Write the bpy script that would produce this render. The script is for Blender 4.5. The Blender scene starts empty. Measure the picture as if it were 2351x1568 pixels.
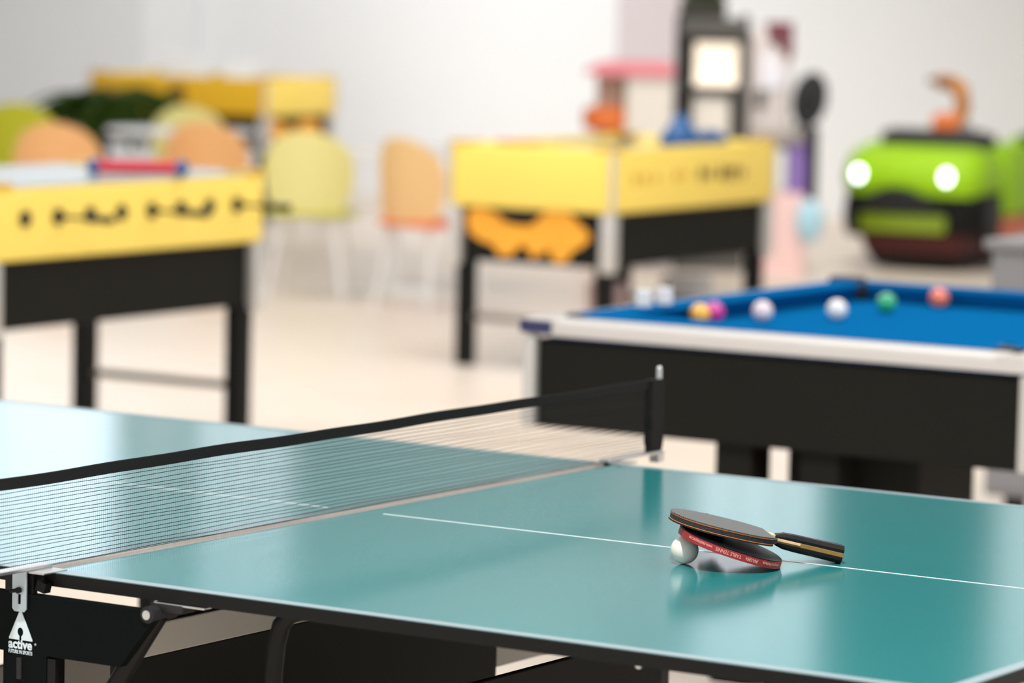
import bpy, bmesh, math, random
from mathutils import Vector, Matrix
random.seed(7)
PI = math.pi
C = bpy.context.scene.collection

# ------------------------------------------------------------------ helpers
class MB:
    """collects shapes; build() links them as ONE mesh object"""
    def __init__(self): self.bm = bmesh.new()
    def box(self, c, s, rot=None, bevel=0.0, seg=2):
        m = Matrix.Translation(Vector(c)) @ (rot.to_4x4() if rot else Matrix.Identity(4)) @ Matrix.Diagonal((s[0], s[1], s[2], 1))
        r = bmesh.ops.create_cube(self.bm, size=1.0, matrix=m)
        if bevel > 0:
            es = list({e for v in r['verts'] for e in v.link_edges})
            bmesh.ops.bevel(self.bm, geom=es, offset=bevel, segments=seg, profile=0.5, affect='EDGES')
        return self
    def rod(self, a, b, r, r2=None, seg=16):
        a, b = Vector(a), Vector(b); d = b - a
        q = d.to_track_quat('Z', 'Y').to_matrix().to_4x4()
        m = Matrix.Translation((a + b) / 2) @ q
        bmesh.ops.create_cone(self.bm, cap_ends=True, segments=seg, radius1=r, radius2=r if r2 is None else r2, depth=d.length, matrix=m)
        return self
    def ball(self, c, r, u=24, v=16, scale=(1, 1, 1)):
        m = Matrix.Translation(Vector(c)) @ Matrix.Diagonal((scale[0], scale[1], scale[2], 1))
        bmesh.ops.create_uvsphere(self.bm, u_segments=u, v_segments=v, radius=r, matrix=m)
        return self
    def loft(self, rings, cap=True, close=True):
        n = len(rings[0]); vs = [[self.bm.verts.new(p) for p in ring] for ring in rings]
        for i in range(len(rings) - 1):
            for j in range(n if close else n - 1):
                k = (j + 1) % n
                self.bm.faces.new((vs[i][j], vs[i][k], vs[i + 1][k], vs[i + 1][j]))
        if cap and close:
            self.bm.faces.new(list(reversed(vs[0]))); self.bm.faces.new(vs[-1])
        return self
    def lathe(self, prof, c=(0, 0, 0), seg=32, sx=1, sy=1):
        rings = [[(c[0] + r * math.cos(2 * PI * j / seg) * sx, c[1] + r * math.sin(2 * PI * j / seg) * sy, c[2] + z) for j in range(seg)] for r, z in prof]
        return self.loft(rings)
    def prism(self, poly, z0, z1, M=None):
        M = M or Matrix.Identity(4)
        return self.loft([[M @ Vector((x, y, z)) for x, y in poly] for z in (z0, z1)])
    def tube(self, path, r, seg=12):
        path = [Vector(q) for q in path]; rings = []
        up = Vector((0, 0, 1))
        for i, q in enumerate(path):
            t = (path[min(i + 1, len(path) - 1)] - path[max(i - 1, 0)]).normalized()
            n = t.cross(up)
            if n.length < 1e-3: n = t.cross(Vector((1, 0, 0)))
            n.normalize(); b = n.cross(t)
            rr = r[i] if isinstance(r, (list, tuple)) else r
            rings.append([q + (n * math.cos(2 * PI * j / seg) + b * math.sin(2 * PI * j / seg)) * rr for j in range(seg)])
        return self.loft(rings)
    def build(self, name, mat, parent=None, smooth=False, loc=None):
        bmesh.ops.recalc_face_normals(self.bm, faces=self.bm.faces)
        me = bpy.data.meshes.new(name); self.bm.to_mesh(me); self.bm.free()
        if mat: me.materials.append(mat)
        if smooth:
            for p in me.polygons: p.use_smooth = True
            try: me.set_sharp_from_angle(angle=math.radians(38))
            except Exception: pass
        o = bpy.data.objects.new(name, me); C.objects.link(o)
        if parent: o.parent = parent
        if loc: o.location = loc
        return o

def tag(o, label=None, cat=None, group=None, kind=None):
    if label: o['label'] = label
    if cat: o['category'] = cat
    if group: o['group'] = group
    if kind: o['kind'] = kind
    return o
def thing(name, label, cat, loc=(0, 0, 0), rotz=0, group=None):
    o = bpy.data.objects.new(name, None); C.objects.link(o)
    o.empty_display_size = 0.1
    o.location = loc; o.rotation_euler = (0, 0, rotz)
    return tag(o, label, cat, group)
def dup(root, loc, rotz, label, group=None):
    r = root.copy(); C.objects.link(r); r.location = loc; r.rotation_euler = (0, 0, rotz); r['label'] = label
    if group: r['group'] = group
    for ch in list(root.children):
        c = ch.copy(); C.objects.link(c); c.parent = r
        for g in list(ch.children):
            d = g.copy(); C.objects.link(d); d.parent = c
    return r
def lin(c):
    return tuple((x / 255 / 12.92) if x / 255 <= 0.04045 else ((x / 255 + 0.055) / 1.055) ** 2.4 for x in c)
def mat(name, rgb, rough=0.5, metal=0.0, noise=0.0, nscale=20, spec=0.5, emit=None, estr=0, coat=0, bump=0, srgb=True, trans=0, ior=1.5):
    m = bpy.data.materials.new(name); m.use_nodes = True
    nt = m.node_tree; b = nt.nodes['Principled BSDF']
    col = lin(rgb) if srgb else rgb
    b.inputs['Base Color'].default_value = (*col, 1)
    b.inputs['Roughness'].default_value = rough; b.inputs['Metallic'].default_value = metal
    b.inputs['Specular IOR Level'].default_value = spec; b.inputs['IOR'].default_value = ior
    b.inputs['Coat Weight'].default_value = coat
    b.inputs['Transmission Weight'].default_value = trans
    if emit:
        b.inputs['Emission Color'].default_value = (*lin(emit), 1); b.inputs['Emission Strength'].default_value = estr
    if noise or bump:
        tc = nt.nodes.new('ShaderNodeTexCoord'); n = nt.nodes.new('ShaderNodeTexNoise')
        n.inputs['Scale'].default_value = nscale; n.inputs['Detail'].default_value = 4
        nt.links.new(tc.outputs['Object'], n.inputs['Vector'])
        if noise:
            r = nt.nodes.new('ShaderNodeMapRange')
            r.inputs['To Min'].default_value = 1 - noise; r.inputs['To Max'].default_value = 1 + noise
            nt.links.new(n.outputs['Fac'], r.inputs['Value'])
            v = nt.nodes.new('ShaderNodeVectorMath'); v.operation = 'SCALE'
            v.inputs[0].default_value = col
            nt.links.new(r.outputs['Result'], v.inputs['Scale']); nt.links.new(v.outputs['Vector'], b.inputs['Base Color'])
        if bump:
            bp = nt.nodes.new('ShaderNodeBump'); bp.inputs['Strength'].default_value = bump; bp.inputs['Distance'].default_value = 0.002
            nt.links.new(n.outputs['Fac'], bp.inputs['Height']); nt.links.new(bp.outputs['Normal'], b.inputs['Normal'])
    return m
def glow_shell(name, rgb, t=0.55):
    """thin translucent plastic"""
    m = bpy.data.materials.new(name); m.use_nodes = True; nt = m.node_tree
    b = nt.nodes['Principled BSDF']; b.inputs['Base Color'].default_value = (*lin(rgb), 1); b.inputs['Roughness'].default_value = .35
    tr = nt.nodes.new('ShaderNodeBsdfTranslucent'); tr.inputs['Color'].default_value = (*lin(rgb), 1)
    mx = nt.nodes.new('ShaderNodeMixShader'); mx.inputs['Fac'].default_value = t
    nt.links.new(b.outputs[0], mx.inputs[1]); nt.links.new(tr.outputs[0], mx.inputs[2])
    nt.links.new(mx.outputs[0], nt.nodes['Material Output'].inputs['Surface'])
    return m
def text_mesh(s, size, name, mt, parent, M, bold=0.0, extrude=0.0002, xs=1.0, align='LEFT', fit=None):
    cu = bpy.data.curves.new(name, 'FONT'); cu.body = s; cu.size = size; cu.extrude = extrude; cu.offset = bold; cu.align_x = align
    cu.resolution_u = 3
    o = bpy.data.objects.new(name + '_tmp', cu); C.objects.link(o)
    bpy.context.view_layer.update()
    me = bpy.data.meshes.new_from_object(o.evaluated_get(bpy.context.evaluated_depsgraph_get()))
    bpy.data.objects.remove(o)
    if fit: xs = fit / max(1e-6, max(v.co.x for v in me.vertices))
    for v in me.vertices: v.co = M @ Vector((v.co.x * xs, v.co.y, v.co.z)) if isinstance(M, Matrix) else M(v.co.x * xs, v.co.y, v.co.z)
    me.materials.clear(); me.materials.append(mt)
    t = bpy.data.objects.new(name, me); C.objects.link(t)
    if parent: t.parent = parent
    return t
def rrect(hx, hy, r, n=6, cx=0, cy=0):
    pts = []
    for sx, sy, a0 in ((1, 1, 0), (-1, 1, PI / 2), (-1, -1, PI), (1, -1, 3 * PI / 2)):
        for i in range(n + 1):
            a = a0 + PI / 2 * i / n
            pts.append((cx + sx * (hx - r) + r * math.cos(a), cy + sy * (hy - r) + r * math.sin(a)))
    return pts
def rotz(a): return Matrix.Rotation(a, 4, 'Z')

# ------------------------------------------------------------------ materials
M = {}
def wood_floor():
    m = bpy.data.materials.new('floor_boards'); m.use_nodes = True; nt = m.node_tree; b = nt.nodes['Principled BSDF']
    tc = nt.nodes.new('ShaderNodeTexCoord'); mp = nt.nodes.new('ShaderNodeMapping')
    br = nt.nodes.new('ShaderNodeTexBrick')
    br.inputs['Color1'].default_value = (*FLOOR1, 1); br.inputs['Color2'].default_value = (*FLOOR2, 1)
    br.inputs['Mortar'].default_value = (.36, .25, .16, 1); br.inputs['Scale'].default_value = 1
    br.inputs['Brick Width'].default_value = 1.2; br.inputs['Row Height'].default_value = .19; br.inputs['Mortar Size'].default_value = .0015
    n = nt.nodes.new('ShaderNodeTexNoise'); n.inputs['Scale'].default_value = 3; n.inputs['Detail'].default_value = 5
    mp2 = nt.nodes.new('ShaderNodeMapping'); mp2.inputs['Scale'].default_value = (1, 9, 1)
    mx = nt.nodes.new('ShaderNodeMix'); mx.data_type = 'RGBA'; mx.blend_type = 'MULTIPLY'; mx.inputs['Factor'].default_value = .25
    nt.links.new(tc.outputs['Object'], mp.inputs['Vector']); nt.links.new(mp.outputs[0], br.inputs['Vector'])
    nt.links.new(tc.outputs['Object'], mp2.inputs['Vector']); nt.links.new(mp2.outputs[0], n.inputs['Vector'])
    nt.links.new(br.outputs['Color'], mx.inputs['A']); nt.links.new(n.outputs['Fac'], mx.inputs['B'])
    nt.links.new(mx.outputs['Result'], b.inputs['Base Color'])
    b.inputs['Roughness'].default_value = .38
    return m
FLOOR1, FLOOR2 = (.86, .76, .665), (.82, .71, .60)
M['floor'] = wood_floor()
M['wall'] = mat('white_wall_paint', (.82, .835, .85), .85, noise=.012, nscale=2, srgb=False)
M['wallshade'] = mat('shaded_wall_paint', (.62, .565, .585), .85, noise=.012, nscale=2, srgb=False)
M['dimband'] = mat('reflection_dimming_slate', (.34, .365, .37), .85, noise=.02, nscale=2, srgb=False)
M['ceil'] = mat('ceiling_paint', (.60, .61, .62), .9, srgb=False)
M['skirt'] = mat('skirting_paint', (.80, .74, .68), .6, srgb=False)
M['black'] = mat('black_laminate', (.0095, .0093, .0068), .65, noise=.12, nscale=6, srgb=False, spec=.15)
M['blackmetal'] = mat('black_powder_coat', (.004, .004, .0035), .5, srgb=False, spec=.2)
M['blackrub'] = mat('black_rubber', (.010, .010, .011), .6, srgb=False, spec=.35)
M['yellow'] = mat('yellow_laminate', (.98, .73, .14), .5, noise=.03, nscale=4, srgb=False)
M['yellowdk'] = mat('amber_plastic', (.62, .36, .02), .45, srgb=False)
M['steel'] = mat('brushed_steel', (.62, .63, .63), .32, 1, noise=.08, nscale=60, srgb=False)
M['alu'] = mat('satin_aluminium', (.66, .65, .63), .42, .6, noise=.04, nscale=30, srgb=False)
M['grey'] = mat('grey_laminate', (.25, .25, .26), .6, noise=.03, nscale=5, srgb=False)
M['stretch'] = mat('brown_grey_tube', (.16, .14, .12), .5, srgb=False)
M['white'] = mat('white_plastic', (.84, .83, .81), .4, noise=.02, nscale=8, srgb=False)
M['glasstop'] = mat('pale_play_surface', (.42, .47, .48), .14, srgb=False, noise=.03, nscale=2)
M['teal'] = mat('teal_table_paint', (.010, .178, .185), .15, noise=.05, nscale=9, srgb=False, spec=.5, ior=1.75)
M['line'] = mat('white_line_paint', (.22, .30, .33), .3, srgb=False)
M['cline'] = mat('bright_line_paint', (.80, .84, .85), .4, srgb=False)
M['board'] = mat('chipboard_edge', (.90, .84, .78), .7, noise=.1, nscale=150, srgb=False)
M['floorshade'] = mat('shaded_floor_grey', (.44, .41, .36), .7, srgb=False)
M['darkgrey'] = mat('charcoal_panel', (.0032, .005, .0048), .7, noise=.1, nscale=8, srgb=False, spec=.05)
M['logo'] = mat('pale_print', (.58, .68, .72), .5, srgb=False)
M['net'] = mat('black_net_cord', (.012, .014, .015), .8, srgb=False, spec=.2)
M['tape'] = mat('black_net_tape', (.008, .008, .0075), .85, noise=.9, nscale=700, srgb=False, spec=.2)
M['ballwhite'] = mat('matt_celluloid', (.80, .745, .675), .5, noise=.03, nscale=60, srgb=False)
M['cloth'] = mat('blue_baize', (.003, .115, .31), .95, noise=.08, nscale=60, srgb=False, spec=0)
M['silver'] = mat('silver_laminate', (.60, .575, .55), .35, srgb=False, noise=.03, nscale=12)
M['navy'] = mat('navy_plastic', (.02, .025, .10), .4, srgb=False)

# ------------------------------------------------------------------ the room
WALL_H = 5.6
fl = MB().box((-4, 5, -.05), (30, 30, .1)).build('floor', M['floor']); tag(fl, kind='structure')
# back wall steps forward twice towards the left: three faces with returns between them
def wall(name, boxc, boxs, m=M['wall']):
    o = MB().box(boxc, boxs).build(name, m); tag(o, kind='structure'); return o
wall('wall_back', (1.2, 16.85, WALL_H / 2), (24.0, .3, WALL_H))
wall('wall_back_middle', (-11.1, 16.65, WALL_H / 2), (3.42, .7, WALL_H))
wall('wall_back_left', (-14.9, 16.35, WALL_H / 2), (4.16, 1.3, WALL_H))
wall('wall_shade_strip', (-9.16, 16.5, WALL_H / 2), (.46, .4, WALL_H), M['wallshade'])  # stands in for the shaded wall return, shade put into its colour
wall('wall_left', (-17.1, 3.5, WALL_H / 2), (.3, 27, WALL_H))
tag(MB().box((-4, 3.5, WALL_H + .05), (26.5, 27, .1)).build('ceiling', M['ceil']), kind='structure')
tag(MB().box((1.7, 16.685, .05), (21.9, .03, .1), bevel=.004).build('baseboard_back', M['skirt']), kind='structure')
tag(MB().box((-11.1, 16.285, .05), (3.4, .03, .1), bevel=.004).build('baseboard_back_middle', M['skirt']), kind='structure')

wall('wall_dimmer_back', (1.2, 16.69, 3.05), (23.9, .02, 1.4), M['dimband'])  # unseen dark bands added high up to dim the table's reflection
wall('wall_dimmer_middle', (-11.1, 16.29, 3.05), (3.44, .02, 1.4), M['dimband'])
wall('wall_dimmer_left', (-14.9, 15.69, 3.05), (4.18, .02, 1.4), M['dimband'])
def window(name, x0, x1, z0, z1, y, strength):  # unseen window panes added for the bright bands reflected in the table
    pane = mat(name + '_daylight', (.9, .95, 1), .2, emit=(226, 238, 252), estr=strength, srgb=False)
    g = MB().box(((x0 + x1) / 2, y - .012, (z0 + z1) / 2), (x1 - x0, .016, z1 - z0)).build(name, pane); tag(g, kind='structure')
    fr = MB()
    for z in (z0, z1): fr.box(((x0 + x1) / 2, y - .025, z), (x1 - x0 + .1, .05, .06))
    for i in range(4): fr.box((x0 + (x1 - x0) * i / 3, y - .025, (z0 + z1) / 2), (.05, .05, z1 - z0))
    fr.build('window_frame', M['white'], g)
tag(MB().box((-7.38, 16.66, 3.95), (1.15, .04, 2.9), bevel=.005).build('wall_blocker_1', M['darkgrey']), kind='structure')  # unseen dark sheet added to darken part of the table's reflection
window('added_window_1', -16.4, -12.95, 2.4, 5.3, 15.68, 2.1)
window('added_window_2', -8.90, -7.97, 2.6, 5.3, 16.68, .92)
window('added_window_4', -12.72, -11.9, 2.6, 5.3, 16.28, .95)
window('added_window_3', -6.70, -3.6, 2.6, 5.3, 16.68, .6)

# ------------------------------------------------------------------ table tennis table
T = .76; HW = .7625; HL = 1.37
tt = thing('table_tennis_table', 'teal table tennis table with white edge lines and black steel frame', 'table tennis table', (0, 0, 0))
def half(x0, x1, end_sign):
    """one half of the playing surface; x0 is its net side"""
    cx, hx = (x0 + x1) / 2, abs(x1 - x0) / 2
    far = x1
    pts = []
    r = .035
    sgn = 1 if x1 > x0 else -1
    pts += [(x0, -HW), (x0, HW)] if sgn < 0 else [(x0, HW), (x0, -HW)]
    # outer corners rounded
    def arc(cx_, cy_, a0, a1, n=8): return [(cx_ + r * math.cos(a0 + (a1 - a0) * i / n), cy_ + r * math.sin(a0 + (a1 - a0) * i / n)) for i in range(n + 1)]
    if sgn > 0: pts += arc(x1 - r, -HW + r, -PI / 2, 0) + arc(x1 - r, HW - r, 0, PI / 2)
    else: pts += arc(x1 + r, HW - r, PI / 2, PI) + arc(x1 + r, -HW + r, PI, 3 * PI / 2)
    top = MB().prism(pts, T - .0005, T).build('playing_surface', M['teal'], tt)
    bd = MB().prism([(x * .9999 , y * .9999) for x, y in pts], T - .008, T - .0006).build('board', M['board'], top)
    # white border: near side, far side and end, as one thin painted strip
    w = .019
    inner = []
    for x, y in pts[2:]:
        dx = (x - w * sgn) if abs(x - x1) < r + .001 else x
        inner.append((x, y))
    out = pts[2:]
    ri = r - w
    if sgn > 0:
        inn = [(x1 - r + ri * math.cos(-PI / 2 + PI / 2 * i / 8), -HW + r + ri * math.sin(-PI / 2 + PI / 2 * i / 8)) for i in range(9)] + \
              [(x1 - r + ri * math.cos(PI / 2 * i / 8), HW - r + ri * math.sin(PI / 2 * i / 8)) for i in range(9)]
        o_ = [(x0, -HW)] + out + [(x0, HW)]; i_ = [(x0, -HW + w)] + inn + [(x0, HW - w)]
    else:
        inn = [(x1 + r + ri * math.cos(PI / 2 + PI / 2 * i / 8), HW - r + ri * math.sin(PI / 2 + PI / 2 * i / 8)) for i in range(9)] + \
              [(x1 + r + ri * math.cos(PI + PI / 2 * i / 8), -HW + r + ri * math.sin(PI + PI / 2 * i / 8)) for i in range(9)]
        o_ = [(x0, HW)] + out + [(x0, -HW)]; i_ = [(x0, HW - w)] + inn + [(x0, -HW + w)]
    mb = MB()
    rings = [[(a[0], a[1], T + .0001), (b[0], b[1], T + .0001), (b[0], b[1], T + .0005), (a[0], a[1], T + .0005)] for a, b in zip(o_, i_)]
    mb.loft(rings); mb.build('border_line', M['line'], top)
    MB().box((x0 + sgn * (.03 + (HL - .035) / 2), 0, T + .0003), (HL - .05, .0034, .0004)).build('center_line', M['cline'], top)
    # steel apron under the board
    mb = MB()
    ap_o = [(x, y) for x, y in o_]
    cxm = (x0 + x1) / 2
    ap_i = [((x - cxm) * .965 + cxm if abs(x - x0) > 1e-6 else x, y * .965) for x, y in o_]
    zt, zb = T - .0007, T - .019
    mb.loft([[(a[0] , a[1] , zb), (b[0], b[1], zb), (b[0], b[1], T - .009), (a[0], a[1], zt)] for a, b in zip(ap_o, ap_i)])
    mb.box((x0 + sgn * .012, 0, T - .0135), (.022, 2 * HW - .02, .0105))
    mb.build('apron', M['blackmetal'], top)
    # dark underside
    MB().box(((x0 + x1) / 2, 0, T - .011), (2 * hx - .06, 2 * HW - .06, .004)).build('underside', M['darkgrey'], top)
    return top
half(0.0, HL, 1); half(-.03, -.03 - HL, -1)

# side panel with the printed emblem, one on each side
for s in (-1, 1):
    y = s * .776
    mb = MB()
    poly = [(-.235, .730), (.205, .730), (.205, .716), (.150, .648), (.023, .648), (.023, .12), (-.053, .12), (-.053, .648), (-.18, .648), (-.235, .716)]
    Mx = Matrix(((1, 0, 0, 0), (0, 0, -1, y), (0, 1, 0, 0), (0, 0, 0, 1)))
    mb.prism(poly, -.008, .008, Mx)
    side = mb.build('side_panel', M['darkgrey'], tt)
    MB().box((-.028, y + s * .001, .744), (.050, .010, .028), bevel=.001).build('panel_tab', M['blackmetal'], side)
    MB().box((.008, y - s * .003, .7415), (.016, .014, .014), rot=Matrix.Rotation(.25, 3, 'Y')).build('panel_clip', M['blackmetal'], side)
    if s < 0:
        yf = y - .0086
        Mt = Matrix(((1, 0, 0, 0), (0, 0, -1, yf), (0, 1, 0, 0), (0, 0, 0, 1)))
        # triangle with a bat-shaped keyhole
        tri = MB()
        A, B, Cc = (-.0225, .7055), (-.0425, .6655), (-.0015, .6655)
        hole = [(-.0225 + .0052 * math.cos(a), .6765 + .0062 * math.sin(a)) for a in [-PI / 2 + .36 + (2 * PI - .72) * i / 20 for i in range(21)]]
        left = [(-.0245, .6655), (-.0425, .6655), (-.0425, .6675), (-.0252, .7035), (-.0240, .7050), (-.0225, .7055)]
        right = [(-.0225, .7055), (-.0210, .7050), (-.0198, .7035), (-.0015, .6675), (-.0015, .6655), (-.0205, .6655)]
        outer = left + right[1:]
        inner = [(-.0243, .6705)] + list(reversed(hole)) + [(-.0207, .6705)]
        # build as two strips: left part and right part about the keyhole axis
        hl = [h for h in reversed(hole)]
        topi = max(range(len(hl)), key=lambda i: hl[i][1])
        lp = left + [(-.0225, hl[topi][1])] + list(reversed(hl[:topi])) + [(-.0245, hl[0][1])]
        rp = right + [(-.0205, hl[-1][1])] + list(reversed(hl[topi + 1:])) + [(-.0225, hl[topi][1])]
        tri.prism(lp, -.0004, .0004, Mt); tri.prism(rp, -.0004, .0004, Mt)
        tri.build('triangle_emblem', M['logo'], side)
        text_mesh('active', .0182, 'brand_lettering', M['logo'], side, Mt @ Matrix.Translation((-.0435, .6535, 0)), bold=.0006, xs=.98)
        text_mesh('FUTURE IN SPORTS', .0072, 'slogan_lettering', M['logo'], side, Mt @ Matrix.Translation((-.0435, .6462, 0)), bold=.0001, xs=.68)
        text_mesh('®', .0045, 'mark_lettering', M['logo'], side, Mt @ Matrix.Translation((.0025, .6605, 0)), xs=.9)
        MB().box((-.0235, yf - .0005, .626), (.008, .004, .030), bevel=.001).build('slot', M['blackrub'], side)
        MB().box((.031, yf + .012, .38), (.014, .02, .53)).build('upright', M['blackmetal'], side)
# undercarriage
def strut(x0, z0, x1, z1, y):
    MB().tube([(x0, y, z0), ((x0 + x1) / 2, y, (z0 + z1) / 2), (x1, y, z1)], .013, 10).build('strut', M['blackmetal'], tt, True)
for s in (-1, 1):
    y = s * .757
    for q in (1, -1):
        off = 0 if q > 0 else -.03
        strut(off + q * .196, .722, off + q * .03, .482, y)
        h = MB().rod((off + q * .197, y - .028, .7245), (off + q * .197, y + .028, .7245), .0115, seg=20)
        h.box((off + q * .215, y + .004, .733), (.055, .030, .012), bevel=.003)
        hg = h.build('hinge', M['blackrub'], tt, True)
        MB().rod((off + q * .197, y - .0305, .7245), (off + q * .197, y - .027, .7245), .0065, seg=16).build('bolt', M['steel'], hg, True)
        MB().box((off + q * .235, y + .004, .7385), (.085, .026, .003), bevel=.001).build('bracket', M['steel'], hg)
# curved legs near the net
for s in (-1, 1):
    for q in (1, -1):
        off = 0 if q > 0 else -.03
        y = s * .70
        path = [(off + q * .395, y, .741), (off + q * .372, y, .734), (off + q * .357, y, .718), (off + q * .349, y, .69), (off + q * .345, y, .65), (off + q * .343, y, .55), (off + q * .34, y, .3), (off + q * .335, y, .05)]
        lg = MB().tube(path, .0125, 14).build('leg', M['blackmetal'], tt, True)
        MB().rod((off + q * .335, y - .014, .035), (off + q * .335, y + .014, .035), .035, seg=24).build('wheel', M['blackrub'], lg, True)
        # end legs
        le = MB().box((off + q * .937, y, .37), (.026, .026, .735), bevel=.004)
        le_o = le.build('leg', M['blackmetal'], tt)
        MB().box((off + q * .955, y, .737), (.036, .04, .006), bevel=.001).build('bracket', M['blackmetal'], le_o)
        MB().ball((off + q * .921, y - .016, .7335), .006, 12, 8).build('bolt', M['steel'], le_o, True)
        MB().lathe([(.02, 0), (.02, .012), (.013, .02)], (off + q * .937, y, 0), 16).build('foot', M['blackrub'], le_o)
# cross panels and bars below; beige-grey strips stand in for shaded floor
MB().box((.10, -.255, .46), (.012, .96, .36), bevel=.002).build('frame_panel', M['black'], tt)
MB().box((.10, -.05, .6635), (.02, 1.36, .045), bevel=.002).build('beam_or_shade', M['floorshade'], tt)
MB().box((.10, .49, .568), (.012, .53, .142), bevel=.002).build('beam_or_shade', M['floorshade'], tt)
MB().rod((.10, -.70, .690), (.10, .70, .690), .0045, seg=10).build('cross_rod', M['blackmetal'], tt, True)
MB().box((.50, -.22, .42), (.012, .50, .40), bevel=.002).build('frame_panel', M['black'], tt)
MB().box((-.53, 0, .455), (.014, 1.2, .07), bevel=.002).build('beam_or_shade', M['floorshade'], tt)  # grey strip and black sheet below stand in for shade under the table
MB().box((-.53, 0, .28), (.012, 1.2, .28), bevel=.002).build('frame_panel', M['black'], tt)
MB().box((.50, 0, .20), (.03, 1.36, .03), bevel=.002).build('beam_or_shade', M['blackmetal'], tt)
MB().box((-.53, 0, .20), (.03, 1.36, .03), bevel=.002).build('beam_or_shade', M['blackmetal'], tt)

# ------------------------------------------------------------------ net
NX = -.015; NB, NT = .7645, .8945; NY = .905
net = thing('table_tennis_net', 'black mesh net with thick top band stretched across the teal table', 'net', (0, 0, 0))
mb = MB()
def wob(y, k): return .0007 * math.sin(y * 9 + k * 1.7) + .0005 * math.sin(y * 23 + k)
rows = 20
for k in range(rows):
    z = NB + (NT - .016 - NB) * k / rows
    n = 40; pts = []
    rings = []
    for i in range(n + 1):
        y = -NY + 2 * NY * i / n; zz = z + wob(y, k); h = .00037
        rings.append([(NX - h, y, zz - h), (NX + h, y, zz - h), (NX + h, y, zz + h), (NX - h, y, zz + h)])
    mb.loft(rings)
nv = 420
for i in range(nv + 1):
    y = -NY + 2 * NY * i / nv; h = .00009
    mb.loft([[(NX - h, y - h, z), (NX + h, y - h, z), (NX + h, y + h, z), (NX - h, y + h, z)] for z in (NB, NT - .012)])
mb.build('mesh_netting', M['net'], net)
mb = MB(); n = 60; rings = []
for i in range(n + 1):
    y = -NY + 2 * NY * i / n; zt = NT + wob(y, 3); zb = NT - .0165 + wob(y, 3); h = .0014
    rings.append([(NX - h, y, zb), (NX + h, y, zb), (NX + h, y, zt - .001), (NX + h * .4, y, zt), (NX - h * .4, y, zt), (NX - h, y, zt - .001)])
mb.loft(rings); mb.build('top_tape', M['tape'], net)
MB().rod((NX, -NY, NB - .001), (NX, NY, NB - .001), .0004, seg=6).build('bottom_cord', M['net'], net)
for s in (-1, 1):
    y = s * .918
    # fabric sleeve round the post and the post tip above it
    mb = MB()
    rings = []
    for i in range(13):
        z = .764 + (.8935 - .764) * i / 12
        k = 1 - .35 * max(0, (.78 - z) / .016) if z < .78 else 1
        wv = .0022 * math.sin(i * 1.9) * (1 - i / 12)
        rings.append([(NX - .0075 * k, y - s * .034 + wv, z), (NX - .0075 * k, y + s * .007 * k, z), (NX + .0075 * k, y + s * .007 * k, z), (NX + .0075 * k, y - s * .034 + wv, z)])
    mb.loft(rings).build('net_sleeve', M['tape'], net)
    po = MB().rod((NX, y, .75), (NX, y, .911), .0050, seg=14).ball((NX, y, .911), .005, 12, 8).build('post', M['steel'], net, True)
    # clamp: arm under the net, plate with a slot and screw
    arm = MB().box((NX, s * .832, .7655), (.020, .186, .005), bevel=.0008).box((NX, s * .916, .757), (.020, .02, .02), bevel=.002)
    ar = arm.build('clamp_arm', M['steel'], net)
    MB().box((NX + .024, s * .765, .7615), (.026, .05, .0025), bevel=.0005).build('clamp_pad', M['steel'], ar)
    yp = s * .7885
    pl = MB()
    Mp = Matrix(((1, 0, 0, 0), (0, 0, -1, yp), (0, 1, 0, 0), (0, 0, 0, 1)))
    # plate with a vertical slot: left strip, right strip, upper and lower bridges
    x0, x1, z0, z1 = -.0335, -.0088, .7055, .7635
    sx0, sx1, sz0, sz1 = -.0235, -.0185, .716, .730
    pl.prism([(x0, z0 + .004), (x0 + .004, z0), (sx0, z0), (sx0, z1), (x0, z1)], -.001, .001, Mp)
    pl.prism([(sx1, z0), (x1 - .004, z0), (x1, z0 + .004), (x1, z1), (sx1, z1)], -.001, .001, Mp)
    pl.prism([(sx0, z0), (sx1, z0), (sx1, sz0), (sx0, sz0)], -.001, .001, Mp)
    pl.prism([(sx0, sz1), (sx1, sz1), (sx1, z1), (sx0, z1)], -.001, .001, Mp)
    p = pl.build('clamp_plate', mat('zinc_plate', (.40, .48, .52), .42, .5, srgb=False), net)
    MB().rod((-.021, yp, .7355), (-.021, yp + s * .006, .7355), .0045, seg=6).rod((-.021, yp + s * .004, .7355), (-.030, yp + s * .012, .7345), .0028, seg=10).build('screw', M['blackmetal'], p, True)

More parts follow.
